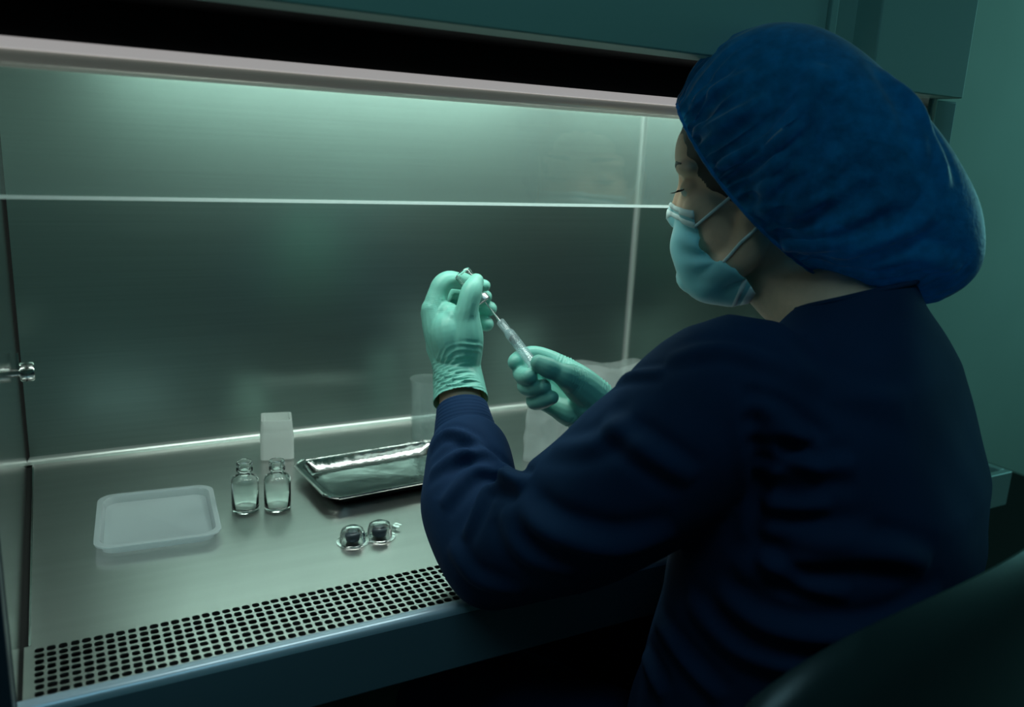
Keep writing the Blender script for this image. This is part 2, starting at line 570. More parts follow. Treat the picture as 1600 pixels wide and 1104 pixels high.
obj('glow_rail_lower', *extrude_x(rail_low_prof, -0.55, 1.0), mat('rail_lower_glow', (0.6, 0.6, 0.55), 0.3, 0.3, emit=((1.0, 0.97, 0.85), 0.05)), cab)  # weak glow put in for the dimmer lower half of the rail
lampb = box('lamp_housing', (0.09, 0.97, 0.885, 0.975, S + 0.622, S + 0.65), M['paint'], cab)

# posts
box('side_post', (-0.55, X0 - 0.0005, 0.68, YF, S - 0.25, HZ - 0.001), M['dark_post'], cab, bevel=0.002)
box('side_post', (X1 + 0.013, 1.0615, 0.735, 0.80, S + 0.005, S + 0.56), mat('pale_blue_post', (0.12, 0.25, 0.26), 0.5), cab, bevel=0.002)
box('post_cap', (X1 + 0.006, 1.008, 0.725, 0.80, S + 0.50, S + 0.56), M['paint'], cab)
for x in (0.02, 0.95):
    for y in (0.80, 1.27):
        box('stand_leg', (x - 0.025, x + 0.025, y - 0.025, y + 0.025, 0.001, S - 0.10), M['dark_post'], cab)

# glass sash
sash = box('sash', (X0 + 0.001, X1 - 0.001, 0.838, 0.843, S + 0.4135, S + 0.61), M['pane'], cab)
box('sash_edge', (X0 + 0.001, X1 - 0.001, 0.8375, 0.8435, S + 0.4102, S + 0.4134), M['edge'], sash)

# thumb screw on the left wall
kx = X0 + 0.0005
kc = np.array([X0, 1.17, S + 0.175])
kv = join(lathe([(0.0, 0), (0.006, 0), (0.006, 0.006), (0.011, 0.007), (0.0125, 0.009), (0.0125, 0.021), (0.011, 0.023), (0.0, 0.023)], kc, 20, (1, 0, 0)))
kn = obj('thumb_screw', *kv, M['steel_side'], cab)
box('screw_wing', (X0 + 0.004, X0 + 0.007, 1.166, 1.174, S + 0.176, S + 0.200), M['steel_bright'], cab)

# side bench to the right of the cabinet
bench = empty('side_bench', (1.22, 1.0, 0))
tag(bench, 'steel side bench with raised rim to the right of the cabinet', 'bench')
obj('bench_top', *join(box_vf(1.063, 1.345, 0.745, 1.60, S - 0.035, S - 0.022), box_vf(1.063, 1.36, 0.735, 0.748, S - 0.06, S - 0.001),
                       box_vf(1.345, 1.36, 0.748, 1.60, S - 0.06, S - 0.001)), mat('bench_paint', (0.40, 0.52, 0.50), 0.4, 0.2), bench, smooth=True, bevel=0.002)
box('bench_body', (1.075, 1.335, 0.80, 1.59, 0.08, S - 0.061), M['dark_post'], bench)
for x in (1.09, 1.33):
    for y in (0.78, 1.55):
        box('leg', (x - 0.02, x + 0.02, y - 0.02, y + 0.02, 0.001, S - 0.036), M['dark_post'], bench)

sto = empty('storage_cabinet', (1.9, 1.15, 0))
tag(sto, 'low black storage cabinet standing beyond the side bench', 'cabinet')
box('body', (1.376, 2.40, 0.765, 1.62, 0.02, 0.40), M['black'], sto, bevel=0.004)
for a_, b_ in ((1.38, 1.885), (1.891, 2.396)):
    dr = box('door', (a_, b_, 0.748, 0.7645, 0.05, 0.385), M['black'], sto, bevel=0.003)
    hx_ = b_ - 0.04 if a_ < 1.5 else a_ + 0.04
    obj('handle', *tube([(hx_, 0.747, 0.25), (hx_, 0.725, 0.255), (hx_, 0.725, 0.345), (hx_, 0.747, 0.35)], [.005] * 4, n=10), M['steel_side'], dr)

# ================================================================== things on the work surface
GLASS = mat('clear_glass', (0.96, 1.0, 0.99), 0.03, trans=1.0, ior=1.36)
MILK = film_mat('milky_plastic', clear=0.50, rough=0.22, white=(0.85, 0.93, 0.95), gloss=0.06)
CLEARP = mat('clear_plastic', (0.97, 1.0, 1.0), 0.06, trans=1.0, ior=1.22, bump=((160, 160, 160), 0.5, 0.002))
BAG = film_mat('bag_plastic', clear=0.52, rough=0.2, white=(0.9, 0.96, 0.95), gloss=0.05, bump=((45, 45, 45), 0.8, 0.006))
RUBBER = mat('grey_rubber_stopper', (0.045, 0.06, 0.075), 0.35)


def rrect(cx, cy, hx, hy, r, z, ang=0.0, n=6):
    out = []
    for (sx, sy, a0) in ((1, 1, 0), (-1, 1, 90), (-1, -1, 180), (1, -1, 270)):
        for k in range(n + 1):
            a = math.radians(a0 + 90 * k / n)
            x, y = sx * (hx - r) + r * math.cos(a), sy * (hy - r) + r * math.sin(a)
            out.append((cx + x * math.cos(ang) - y * math.sin(ang), cy + x * math.sin(ang) + y * math.cos(ang), z))
    return out


def rings(rs, cap_first=False, cap_last=False):
    n = len(rs[0])
    v = [p for r in rs for p in r]
    f = []
    for i in range(len(rs) - 1):
        for k in range(n):
            k2 = (k + 1) % n
            f.append((i * n + k, i * n + k2, (i + 1) * n + k2, (i + 1) * n + k))
    if cap_first: f.append(tuple(range(n - 1, -1, -1)))
    if cap_last: f.append(tuple(range((len(rs) - 1) * n, len(rs) * n)))
    return v, f


# --- milky plastic tray lid, lying rim up
lx, ly, la = 0.0945, 1.048, math.radians(-5)
hx, hy = 0.0695, 0.080
R_ = [(-0.007, 0.014, 0.0008), (-0.002, 0.016, 0.0022), (0.0, 0.018, 0.009), (0.0015, 0.018, 0.0115)]
out = [rrect(lx, ly, hx - 0.006 + d, hy - 0.006 + d, r, S + z, la) for d, r, z in R_]
rim = [rrect(lx, ly, hx + d, hy + d, 0.021, S + z, la) for d, z in ((0.0, 0.0115), (0.0, 0.0132), (-0.006, 0.0132))]
inn = [rrect(lx, ly, hx - 0.0075 + d, hy - 0.0075 + d, r, S + z, la) for d, r, z in ((-0.0005, 0.018, 0.0105), (-0.002, 0.016, 0.004), (-0.007, 0.014, 0.0024))]
v, f = rings(out + rim + inn, True, True)
lid = obj('plastic_lid', v, f, MILK)
tag(lid, 'milky translucent shallow plastic tray lid with rounded corners, left of the glass bottles', 'tray')


# --- glass bottles
def bottle(px, py, name, label, sc=1.0, group='empty glass bottles'):
    p = onz(px, py)
    t = empty(name, p)
    tag(t, label, 'bottle', group)
    prof = [(0, .0006), (.0145, .0006), (.0165, .0016), (.0172, .004), (.0172, .041), (.0168, .0440), (.0150, .0470), (.0105, .0490), (.0085, .0505),
            (.0085, .0545), (.0102, .0552), (.0105, .057), (.0102, .059), (.0088, .0600), (.0088, .0625), (.0100, .0632), (.0102, .0655), (.0095, .068),
            (.0068, .068), (.0064, .066), (.0066, .051), (.0075, .0490), (.0130, .0460), (.0152, .0425), (.0155, .040), (.0155, .006), (.0140, .0042), (0, .0040)]
    body = obj('glass_body', *lathe([(r * sc, h * sc) for r, h in prof], p, 36), GLASS, t)
    return t


bottle(384, 797, 'glass_bottle', 'small empty clear glass bottle next to the milky plastic tray lid')
bottle(434, 794, 'glass_bottle', 'small empty clear glass bottle between its twin and the steel tray', 0.99)

# --- white translucent plastic bin behind the bottles
b0 = onz(433, 712)
ba = math.radians(-12)
bin_ = obj('plastic_box', *rings([rrect(b0[0], b0[1], .0195, .0195, .005, S + .0006, ba), rrect(b0[0], b0[1], .0245, .0245, .006, S + .003, ba),
                                 rrect(b0[0], b0[1], .0245, .0235, .006, S + .037, ba), rrect(b0[0], b0[1], .0232, .0222, .006, S + .051, ba),
                                 rrect(b0[0], b0[1], .0222, .0210, .004, S + .063, ba), rrect(b0[0], b0[1], .0196, .0184, .004, S + .063, ba),
                                 rrect(b0[0], b0[1], .0185, .0175, .004, S + .050, ba)], True, True),
           film_mat('white_plastic', clear=0.15, rough=0.25, white=(0.92, 0.97, 0.95), gloss=0.05, bump=((80, 80, 80), 0.25, 0.003)))
tag(bin_, 'small white cloudy plastic box by the back wall behind the glass bottles', 'box')

# --- stainless instrument tray
tx, ty, ta = 0.406, 1.082, math.radians(4)
tr = [rrect(tx, ty, .097, .057, .018, S + 0.00080, ta), rrect(tx, ty, .101, .061, .020, S + 0.00300, ta), rrect(tx, ty, .1095, .0695, .024, S + 0.01677, ta),
      rrect(tx, ty, .1150, .0750, .027, S + 0.01732, ta), rrect(tx, ty, .1160, .0760, .027, S + 0.01599, ta), rrect(tx, ty, .1168, .0768, .027, S + 0.01677, ta),
      rrect(tx, ty, .1160, .0760, .027, S + 0.01841, ta), rrect(tx, ty, .1085, .0685, .024, S + 0.01810, ta), rrect(tx, ty, .0995, .0595, .020, S + 0.00351, ta),
      rrect(tx, ty, .0955, .0555, .018, S + 0.00220, ta)]
tray = empty('steel_tray', (tx, ty, S))
obj('pan', *rings(tr, True, True), mat('mirror_steel', (0.30, 0.33, 0.325), 0.13, 1.0, bump=((24, 24, 24), 0.30, 0.006)), tray)
rp_ = [np.array(p) for p in rrect(tx, ty, .1160, .0760, .027, S + .0178, ta, 8)]
rp_.append(rp_[0])
obj('rolled_rim', *tube(rp_, [.0019] * len(rp_), n=8, sub=2, round_ends=False, cap=False), M['steel_bright'], tray)
tag(tray, 'shallow rectangular stainless steel tray with rolled rim beside the raised sleeve', 'tray')


# --- two rubber stoppers in clear plastic domes
def blister(px, py, name, label, seed):
    p = onz(px, py)
    t = empty(name, p)
    tag(t, label, 'stopper', 'stoppers in clear plastic domes')
    st = lathe([(0, .002), (.0085, .002), (.0105, .0035), (.0112, .0075), (.0112, .0105), (.0098, .0125), (.0075, .0132), (.0070, .0155), (.0048, .0165), (0, .0168)], p + (0, 0, .0005), 24)
    obj('rubber_stopper', *st, RUBBER, t)
    r = np.random.default_rng(seed)
    prof = [(.0, .0205), (.007, .0200), (.0125, .0170), (.0148, .0115), (.0152, .0050), (.0160, .0014), (.0195, .0009), (.0198, .0004), (.0155, .0004)]
    v, f = lathe(prof, p, 28)
    v = np.array(v)
    v += (vnoise(v - p, 330, seed)[:, None]) * np.array([.0009, .0009, 0]) * (v[:, 2:] > S + .002)
    dm = obj('plastic_dome', v, f, CLEARP, t)
    # crumpled pull tab
    a = r.uniform(0, .5)
    tab = []
    n = 7
    for i in range(n):
        for j in (-1, 1):
            tab.append(p + np.array([.016 + .003 * i, j * .005, .0012 + .002 * math.sin(i * 1.7) ** 2 + .0006 * i]) @ np.array(
                [[math.cos(a), math.sin(a), 0], [-math.sin(a), math.cos(a), 0], [0, 0, 1]]))
    obj('pull_tab', tab, [(2 * i, 2 * i + 1, 2 * i + 3, 2 * i + 2) for i in range(n - 1)], CLEARP, dm)
    return t


blister(551, 846, 'stopper_pack', 'dark rubber stopper in a clear plastic dome, the nearer to the glass bottles', 3)
blister(593, 838, 'stopper_pack', 'dark rubber stopper in a clear plastic dome, the nearer to the raised sleeve', 9)


# --- clear plastic bags and beaker at the back
def bag(name, p, hx, hy, h, ang, label, seed, mtl, crumple=.008, group=None):
    n, rows = 56, 26
    v, f = [], []
    for j in range(rows):
        t = j / (rows - 1)
        for k in range(n):
            w = 2 * math.pi * k / n
            c_, s_ = math.cos(w), math.sin(w)
            e = .55
            x = hx * abs(c_) ** e * np.sign(c_) * (1 + .10 * math.sin(3 * t + seed))
            y = hy * abs(s_) ** e * np.sign(s_) * (1.0 - .45 * t)
            v.append((x * math.cos(ang) - y * math.sin(ang), x * math.sin(ang) + y * math.cos(ang), .001 + h * t))
    v = np.array(v)
    d = vnoise(v, 70, seed) + .5 * vnoise(v, 150, seed + 1)
    rad = np.stack([v[:, 0], v[:, 1], 0 * v[:, 0]], 1)
    rad /= np.linalg.norm(rad, axis=1)[:, None]
    tt = np.clip(v[:, 2] / h * 3, 0, 1)[:, None]
    v += rad * d[:, None] * crumple * tt
    v[:, 2] += (vnoise(v * [1, 1, 0], 60, seed + 3) * .006) * (v[:, 2] / h) ** 2
    v[:, 2] = np.maximum(v[:, 2], .0008)
    for j in range(rows - 1):
        for k in range(n):
            k2 = (k + 1) % n
            f.append((j * n + k, j * n + k2, (j + 1) * n + k2, (j + 1) * n + k))
    f.append(tuple(range(n - 1, -1, -1)))
    o = obj(name, v + np.array([p[0], p[1], S]), f, mtl, autosm=False)
    return tag(o, label, 'plastic bag', group)


pb = onz(856, 712)
bag('plastic_bag', (pb[0], pb[1]), .050, .030, .148, .5, 'crumpled clear plastic bag standing behind the hand with the syringe', 5, BAG)
pc = np.array([.835, 1.16, S])
bag('plastic_bag', pc, .055, .034, .118, -.2, 'clear plastic bag by the right back corner, partly behind the shoulder', 11, BAG)
pa = np.array([.5245, 1.215, S])
bk = empty('plastic_beaker', pa)
tag(bk, 'clear plastic beaker behind the raised gloved hand, near the back wall', 'beaker')
obj('beaker_wall', *lathe([(0, .001), (.023, .001), (.025, .003), (.0275, .101), (.0295, .1025), (.0295, .1045), (.0262, .104), (.0238, .004), (0, .003)], pa, 32), film_mat('beaker_plastic', clear=.80, rough=.12, white=(.7, .8, .78), gloss=.05), bk)

# ================================================================== the person
SCRUB = mat('navy_scrub_cotton', (0.007, 0.028, 0.078), 0.85, noise=((7, 7, 7), 0.18), bump=((900, 900, 900), 0.25, 0.0006), spec=0.15, sheen=0.12)
SKIN = mat('skin', (0.78, 0.50, 0.36), 0.5, noise=((60, 60, 60), 0.08), bump=((350, 350, 350), 0.10, 0.0006), subsurf=0.15, spec=0.35)
GLOVE = mat('mint_nitrile_glove', (0.20, 0.54, 0.455), 0.42, noise=((40, 40, 40), 0.06), bump=((160, 160, 160), 0.22, 0.0012), spec=0.4, subsurf=0.1)
HAIR = mat('dark_brown_hair', (0.012, 0.009, 0.007), 0.5, bump=((40, 40, 400), 0.4, 0.001))
MASKM = film_mat('blue_mask_fabric', clear=0.02, rough=0.6, white=(0.50, 0.92, 1.0), gloss=0.0, bump=((500, 500, 500), 0.3, 0.0006))
HEM = mat('white_mask_hem', (0.75, 0.85, 0.87), 0.7, bump=((600, 200, 600), 0.3, 0.0005))
CAPM = film_mat('blue_cap_fabric', tint=(0.08, 0.45, 0.70), clear=0.20, rough=0.55, white=(0.016, 0.34, 0.70), gloss=0.0, bump=((120, 120, 120), 0.7, 0.003), mottle=(70, 0.22), tl_w=0.62)

# ---- torso frame
taz = YAW - math.radians(50)
TF = np.array([math.sin(taz), math.cos(taz), 0.0])       # the way the chest faces
TR = np.array([math.cos(taz), -math.sin(taz), 0.0])      # towards the right shoulder
UP = np.array([0, 0, 1.0])
P0 = C(1290, 590, 0.87)

# ---- head frame
haz = YAW - math.radians(72)
HS = 0.95
hp = math.radians(6)
h0 = np.array([math.sin(haz), math.cos(haz), 0.0])
HF = math.cos(hp) * h0 - math.sin(hp) * UP
HLft = np.array([-math.cos(haz), math.sin(haz), 0.0])
HU = np.cross(HF, -HLft); HU = HU if HU[2] > 0 else -HU
HO = C(1190, 314, 0.90)


def HL(f, l, u):
    return HO + HS * (f * HF + l * HLft + u * HU)


HAX = np.array([HF, HLft, HU])


def hell(c, r):
    return ellipsoid(HL(*c), np.array(r) * HS, HAX)


def torso_slices(grow):
    sl = []
    for dz, fw, hw, hd in ((.092, -.016, .055, .053), (.068, -.016, .078, .066), (.045, -.016, .112, .082), (.018, -.016, .158, .102), (-.03, -.020, .180, .118), (-.09, -.026, .188, .136),
                           (-.16, -.026, .190, .144), (-.24, -.020, .190, .146), (-.33, -.006, .192, .147), (-.43, .008, .198, .152), (-.52, .012, .203, .158), (-.555, .012, .196, .150)):
        tilt = max(0.0, (dz - .0) / .09) * .38
        sl.append((P0 + UP * dz + TF * fw, TR * (hw + grow), (TF - UP * tilt) * (hd + grow)))
    return sl


# arms: shoulder, elbow, wrist
LS_, LE_, LW_ = C(1125, 612, .775), C(775, 862, .895), C(723, 648, 1.033)
RS_, RE_, RW_ = C(1372, 640, .970), C(1165, 842, 1.055), C(938, 652, .995)

# ---- left hand (raised, holding the vial): gloved
G = {}


def J(*a):
    return [C(x, y, d) for x, y, d in a]


def finger(pts, rad):
    return tube(J(*pts), rad, n=14, sub=6)


lh = [
    tube(J((723, 652, 1.024), (718, 608, 1.046), (713, 570, 1.066), (705, 538, 1.074)), [.0365, .0330, .0305, .0330], n=24, flat=.92),
    # palm: chains from the wrist to each knuckle
    tube(J((712, 566, 1.066), (692, 522, 1.062), (678, 484, 1.060)), [.026, .0240, .0165]),
    tube(J((708, 566, 1.076), (688, 524, 1.080), (675, 490, 1.080)), [.025, .021, .0150]),
    tube(J((712, 566, 1.086), (698, 526, 1.102), (684, 498, 1.106)), [.024, .019, .0140]),
    tube(J((716, 566, 1.092), (708, 534, 1.114), (696, 508, 1.124)), [.022, .018, .0125]),
    # thumb, its ball and the web towards the index
    tube(J((720, 560, 1.056), (726, 528, 1.046), (728, 494, 1.040)), [.026, .0240, .0175]),
    tube(J((712, 548, 1.056), (704, 516, 1.050), (700, 490, 1.054)), [.028, .0270, .0150]),
    tube(J((718, 530, 1.048), (712, 500, 1.047)), [.024, .0185]),
    finger(((727, 502, 1.040), (731, 478, 1.035), (737, 455, 1.036), (744, 439, 1.042)), [.0175, .0140, .0135, .0098]),
    # index
    finger(((679, 482, 1.060), (684, 460, 1.060), (691, 444, 1.060), (703, 437, 1.064), (722, 440, 1.078), (740, 443, 1.088), (757, 446, 1.090)), [.0160, .0132, .0128, .0118, .0105, .0095, .0080]),
    # middle, ring, little
    finger(((677, 486, 1.082), (688, 466, 1.098), (703, 454, 1.108), (730, 457, 1.114), (759, 463, 1.106)), [.0145, .0128, .0120, .0108, .0085]),
    finger(((685, 496, 1.106), (698, 478, 1.122), (712, 470, 1.128), (740, 477, 1.126), (765, 482, 1.114)), [.0135, .0122, .0118, .0112, .0100]),
    finger(((697, 506, 1.124), (709, 494, 1.134), (722, 490, 1.136), (742, 501, 1.128), (760, 506, 1.116)), [.0120, .0112, .0110, .0108, .0100]),
]
rh = [
    tube(J((975, 668, .996), (945, 645, .994), (925, 633, .992)), [.031, .0285, .0290], n=24, flat=.95),
    # palm
    tube(J((930, 622, .994), (905, 596, 1.000), (884, 576, 1.012)), [.024, .0200, .0145]),
    tube(J((930, 632, .996), (898, 610, 1.006), (872, 592, 1.014)), [.024, .0190, .0145]),
    tube(J((930, 640, .996), (896, 628, 1.004), (868, 612, 1.012)), [.022, .0180, .0140]),
    tube(J((928, 646, .990), (894, 644, .996), (868, 634, 1.002)), [.022, .0185, .0135]),
    tube(J((925, 618, .980), (906, 602, .972), (890, 590, .964)), [.022, .0200, .0165]),
    # thumb
    finger(((897, 595, .966), (884, 587, .958), (870, 580, .955), (856, 574, .952), (842, 567, .952)), [.0165, .0150, .0118, .0122, .0100]),
    # index
    finger(((884, 576, 1.012), (858, 561, 1.016), (835, 554, 1.016), (818, 557, 1.012), (808, 563, 1.000), (806, 566, .990)), [.0140, .0118, .0110, .0105, .0103, .0100]),
    finger(((872, 592, 1.014), (840, 580, 1.016), (818, 577, 1.006), (815, 584, .990), (822, 588, .970), (827, 588, .958)), [.0140, .0122, .0112, .0106, .0104, .0098]),
    finger(((868, 612, 1.012), (840, 600, 1.014), (824, 598, 1.004), (822, 604, .985), (834, 607, .968), (849, 604, .960)), [.0135, .0118, .0108, .0102, .0100, .0092]),
    finger(((868, 634, 1.002), (848, 626, 1.004), (836, 624, .996), (836, 628, .980), (848, 626, .967), (862, 621, .960)), [.0130, .0112, .0102, .0096, .0094, .0084]),
]


def axial_wrinkles(v, nrm, p, q, lo, hi, amp, freq, seed):
    "cross-wise creases between lo and hi metres along the line p -> q"
    p, q = np.asarray(p), np.asarray(q)
    a = unit(q - p)
    s = (v - p) @ a
    w = np.clip((s - lo) / .006, 0, 1) * np.clip((hi - s) / .006, 0, 1)
    r = np.linalg.norm(v - p - s[:, None] * a, axis=1)
    w *= r < .055
    ph = s * freq + 3.2 * vnoise(v, 60, seed) + 1.6 * vnoise(v, 130, seed + 1)
    w = w * np.clip(.55 + .8 * vnoise(v, 90, seed + 5), 0, 1.3)
    d = 1 - 1.6 * np.abs(np.sin(ph)) ** .8
    return v + nrm * (d * w * amp)[:, None]


def make_glove(parts, name_tip, wr, rimp, hand_dir, wrinkles, seed):
    v, f = union(parts, .0013, 7, .5)
    n = normals_of(v, f)
    for (p, q, lo, hi, amp, fr) in wrinkles:
        v = axial_wrinkles(v, n, p, q, lo, hi, amp, fr, seed)
    # fine folds at the inside of every joint come from the material; cut the open end
    a = unit(hand_dir)
    s = (v - rimp) @ a
    keep = lambda q: not all(s[i] < 0 for i in q)
    return prune(v, f, keep)


Lrim = C(720, 626, 1.038)
Ldir = C(713, 570, 1.066) - C(723, 652, 1.024)
Lw = C(720, 630, 1.036)
glL = make_glove(lh, '', None, Lrim, Ldir, [(Lw, C(706, 545, 1.073), .004, .062, .0016, 420), (Lw, C(720, 545, 1.05), .01, .060, .0010, 760), (C(727, 505, 1.04), C(738, 445, 1.04), .004, .030, .0006, 1300)], 3)
Rw = C(950, 648, .995)
glR = make_glove(rh, '', None, C(968, 664, .996), C(925, 633, .992) - C(975, 668, .996),
                 [(C(910, 606, .972), C(852, 570, .953), .004, .030, .0013, 900), (C(960, 652, .995), C(905, 612, .99), .0, .044, .0010, 700)], 8)

# ---- body: head, neck, trunk and arms as one skin
parts = [
    hell((-.004, 0, .050), (.098, .075, .086)), hell((.045, 0, -.012), (.050, .057, .070)), hell((.060, 0, .055), (.036, .050, .045)),
    hell((.050, .040, -.008), (.034, .022, .028)), hell((.050, -.040, -.008), (.034, .022, .028)),
    hell((.074, .030, .040), (.018, .028, .011)), hell((.074, -.030, .040), (.018, .028, .011)),
    hell((.070, 0, -.050), (.026, .032, .030)), hell((.028, .040, -.030), (.042, .024, .042)), hell((.028, -.040, -.030), (.042, .024, .042)), hell((.074, 0, -.084), (.020, .022, .018)),
    hell((.0745, .032, .021), (.0128, .0145, .0118)), hell((.0745, -.032, .021), (.0128, .0145, .0118)),
    tube([HL(.084, 0, .034), HL(.088, 0, .012), HL(.095, 0, -.014)], np.array([.009, .009, .0105]) * HS),
    hell((.089, .010, -.018), (.010, .008, .007)), hell((.089, -.010, -.018), (.010, .008, .007)),
    hell((.088, 0, -.044), (.008, .020, .005)), hell((.087, 0, -.054), (.008, .017, .006)),
]
for s_ in (1, -1):
    parts.append(tube([HL(.072, s_ * .012, -.084), HL(.045, s_ * .040, -.072), HL(.014, s_ * .054, -.052), HL(.004, s_ * .062, -.012)], np.array([.018, .020, .020, .018]) * HS))
    parts.append(ellipsoid(HL(-.006, s_ * .074, .004), np.array((.018, .006, .030)) * HS, HAX))
    parts.append(ellipsoid(HL(.001, s_ * .072, -.024), np.array((.009, .006, .011)) * HS, HAX))
parts.append(tube([HL(-.012, 0, -.03), HL(-.028, 0, -.085), P0 + UP * .055 - TF * .012, P0 - TF * .01], [.054, .048, .052, .072], n=28))
parts.append(loft_slices([(c, a * .93, b * .92) for c, a, b in torso_slices(-.012)][2:]))
parts.append(tube([P0 + TR * -.12, LS_, .5 * (LS_ + LE_), LE_, .5 * (LE_ + LW_), C(725, 668, 1.020), C(720, 630, 1.038), C(714, 580, 1.062)], [.055, .055, .045, .038, .036, .030, .0268, .0235], n=20))
parts.append(tube([P0 + TR * .12, RS_, .5 * (RS_ + RE_), RE_, .5 * (RE_ + RW_), RW_, C(930, 637, .993)], [.055, .055, .045, .038, .032, .0225, .021], n=20))
bv, bf = union(parts, .0028, 5, .5)
BN = normals_of(bv, bf)
# eye sockets: press the skin in around each eye, leaving the lid bulge
for s_ in (1, -1):
    for (c, r, a) in (((.086, s_ * .012, .022), .011, .004), ((.080, s_ * .048, .026), .010, .0025), ((.086, s_ * .031, .0325), .008, .003)):
        d = np.linalg.norm(bv - HL(*c), axis=1)
        bv = bv - HF * (a * np.exp(-(d / r) ** 2))[:, None]
per = obj('person', bv, bf, SKIN, autosm=False)
tag(per, 'woman seated at the cabinet in navy scrubs, blue cap, face mask and mint gloves', 'person')
BBVH = BVHTree.FromPolygons([Vector(p) for p in bv], bf)

for s_ in (1, -1):
    obj('eye', *ellipsoid(HL(.0740, s_ * .032, .0185), np.array((.0122, .0122, .0122)) * HS, HAX), mat('eye_white', (.55, .55, .52), .2), per)
    # lashes: a fan of small tapered hairs along the lowered lid
    lv, lf = [], []
    for k in range(13):
        t = k / 12 * 2 - 1
        root = np.array([.0885 - .008 * t * t, s_ * (.032 + .0125 * t), .0165 + .0015 * t * t])
        d = np.array([.7, s_ * .45 * t, -.55])
        pts = [HL(*(root + d * q + np.array([0, 0, 1.0]) * (q * q * 30))) for q in (0, .004, .0085, .012)]
        lv, lf = join((lv, lf), tube(pts, [.00075, .0006, .0004, .00015], n=5, sub=2, round_ends=False))
    obj('eyelashes', lv, lf, HAIR, per)
    pts, rr = [], []
    for k in range(7):
        t = k / 6
        q = HL(.0985 - .014 * t ** 1.8, s_ * (.020 + .030 * t), .043 + .006 * math.sin(t * 2.3))
        hit = BBVH.find_nearest(Vector(q))
        pts.append(np.array(hit[0]) + np.array(hit[1]) * .0002); rr.append(.0034 * (1 - .6 * t))
    obj('eyebrow', *tube(pts, rr, n=8, sub=4, flat=.5, ref=HF), HAIR, per)

# ---- cap: lofted dome over the rim plane that runs forehead - ear - nape
sf, su = np.array([.088, .116]), np.array([-.090, -.094])
es = (su - sf); RL = np.linalg.norm(es); es = es / RL
en = np.array([-es[1] * -1, es[0] * -1])
en = np.array([es[1], -es[0]])
if en[1] < 0: en = -en
kpx = RL / 366.0


def cap_pt(s, l, n):
    q = sf + es * s + en * n
    return HL(q[0], l, q[1])


prof = np.array([  # n, s0, s1, w   (in units of 1/366 of the rim length)
    (-9, 4, 362, 114), (0, 0, 366, 116), (10, -3, 376, 124), (36, -14, 424, 144), (66, -20, 454, 153), (94, -20, 466, 150), (122, -12, 470, 147), (152, 4, 460, 140),
    (178, 28, 432, 126), (200, 60, 392, 104), (214, 100, 340, 77), (222, 145, 292, 42), (225, 195, 240, 12)], float)
rowsI = cr_interp(prof, 7)
NK = 440
cv, cf = [], []
for i, (n_, s0, s1, w_) in enumerate(rowsI):
    for k in range(NK):
        a = 2 * math.pi * k / NK
        ca, sa = math.cos(a), math.sin(a)
        e = 2 / 2.15
        t = n_ / 225
        g = max(0.0, 1 - max(n_, 0) / 150)          # gathers fade away from the elastic
        ph = a * 52 + 2.6 * math.sin(a * 5) + 1.4 * math.sin(a * 9 + t * 4)
        fold = g ** 1.5 * (5.0 + 2.0 * math.sin(a * 11)) * (1 - 2 * abs(math.sin(ph / 2)) ** .8) * min(1, (n_ + 12) / 14) + g ** .5 * 3.0 * math.sin(a * 13 + 2 * math.sin(a * 3) + t * 2)
        fold += 3.0 * math.sin(a * 6 + t * 5 + 1) * min(1, max(0, t * 4)) * (1 - t)
        s_mid, s_h = (s0 + s1) / 2, (s1 - s0) / 2 + fold
        ww = w_ + fold
        s = s_mid - s_h * abs(ca) ** e * np.sign(ca)
        l = ww * abs(sa) ** e * np.sign(sa)
        cv.append(cap_pt(s * kpx, l * kpx, (n_ - 24 * sa * sa * max(0.0, 1 - max(n_, 0) / 110)) * kpx))
R2 = len(rowsI)
for i in range(R2 - 1):
    for k in range(NK):
        k2 = (k + 1) % NK
        cf.append((i * NK + k, i * NK + k2, (i + 1) * NK + k2, (i + 1) * NK + k))
cf.append(tuple(range((R2 - 1) * NK, R2 * NK)))
cv = np.array(cv)
cn = normals_of(cv, cf)
CBVH = BVHTree.FromPolygons([Vector(p) for p in cv], cf)


def fold_lines(v, nrm, bvh, lines):
    "raise (or sink) soft ridges along lines drawn on the surface"
    out = v.copy()
    for pts, amp, wid in lines:
        pts = cr_interp(np.array(pts, float), 8)
        hits = []
        for p in pts:
            d = unit(C(p[0], p[1], 1.0) - CAM)
            h = bvh.ray_cast(Vector(CAM), Vector(d))
            if h[0] is not None: hits.append(np.array(h[0]))
        if len(hits) < 2: continue
        H_ = np.array(hits)
        m = len(H_)
        best = np.full(len(v), 1e9); par = np.zeros(len(v))
        lo, hi = H_.min(0) - 4 * wid, H_.max(0) + 4 * wid
        sel = np.where(np.all((v > lo) & (v < hi), axis=1))[0]
        for i in range(m - 1):
            a, b = H_[i], H_[i + 1]
            ab = b - a
            t = np.clip(((v[sel] - a) @ ab) / (ab @ ab + 1e-12), 0, 1)
            dd = np.linalg.norm(v[sel] - a - t[:, None] * ab, axis=1)
            up = dd < best[sel]
            best[sel[up]] = dd[up]; par[sel[up]] = (i + t[up]) / (m - 1)
        env = np.clip(np.sin(np.pi * np.clip(par, 0, 1)), 0, 1) ** .5
        x = best[sel] / wid
        # a ridge with a shallow trough beside it
        prof_ = np.exp(-x * x) - .45 * np.exp(-((x - 1.7) / .8) ** 2)
        out[sel] += nrm[sel] * (amp * prof_ * env[sel])[:, None]
    return out


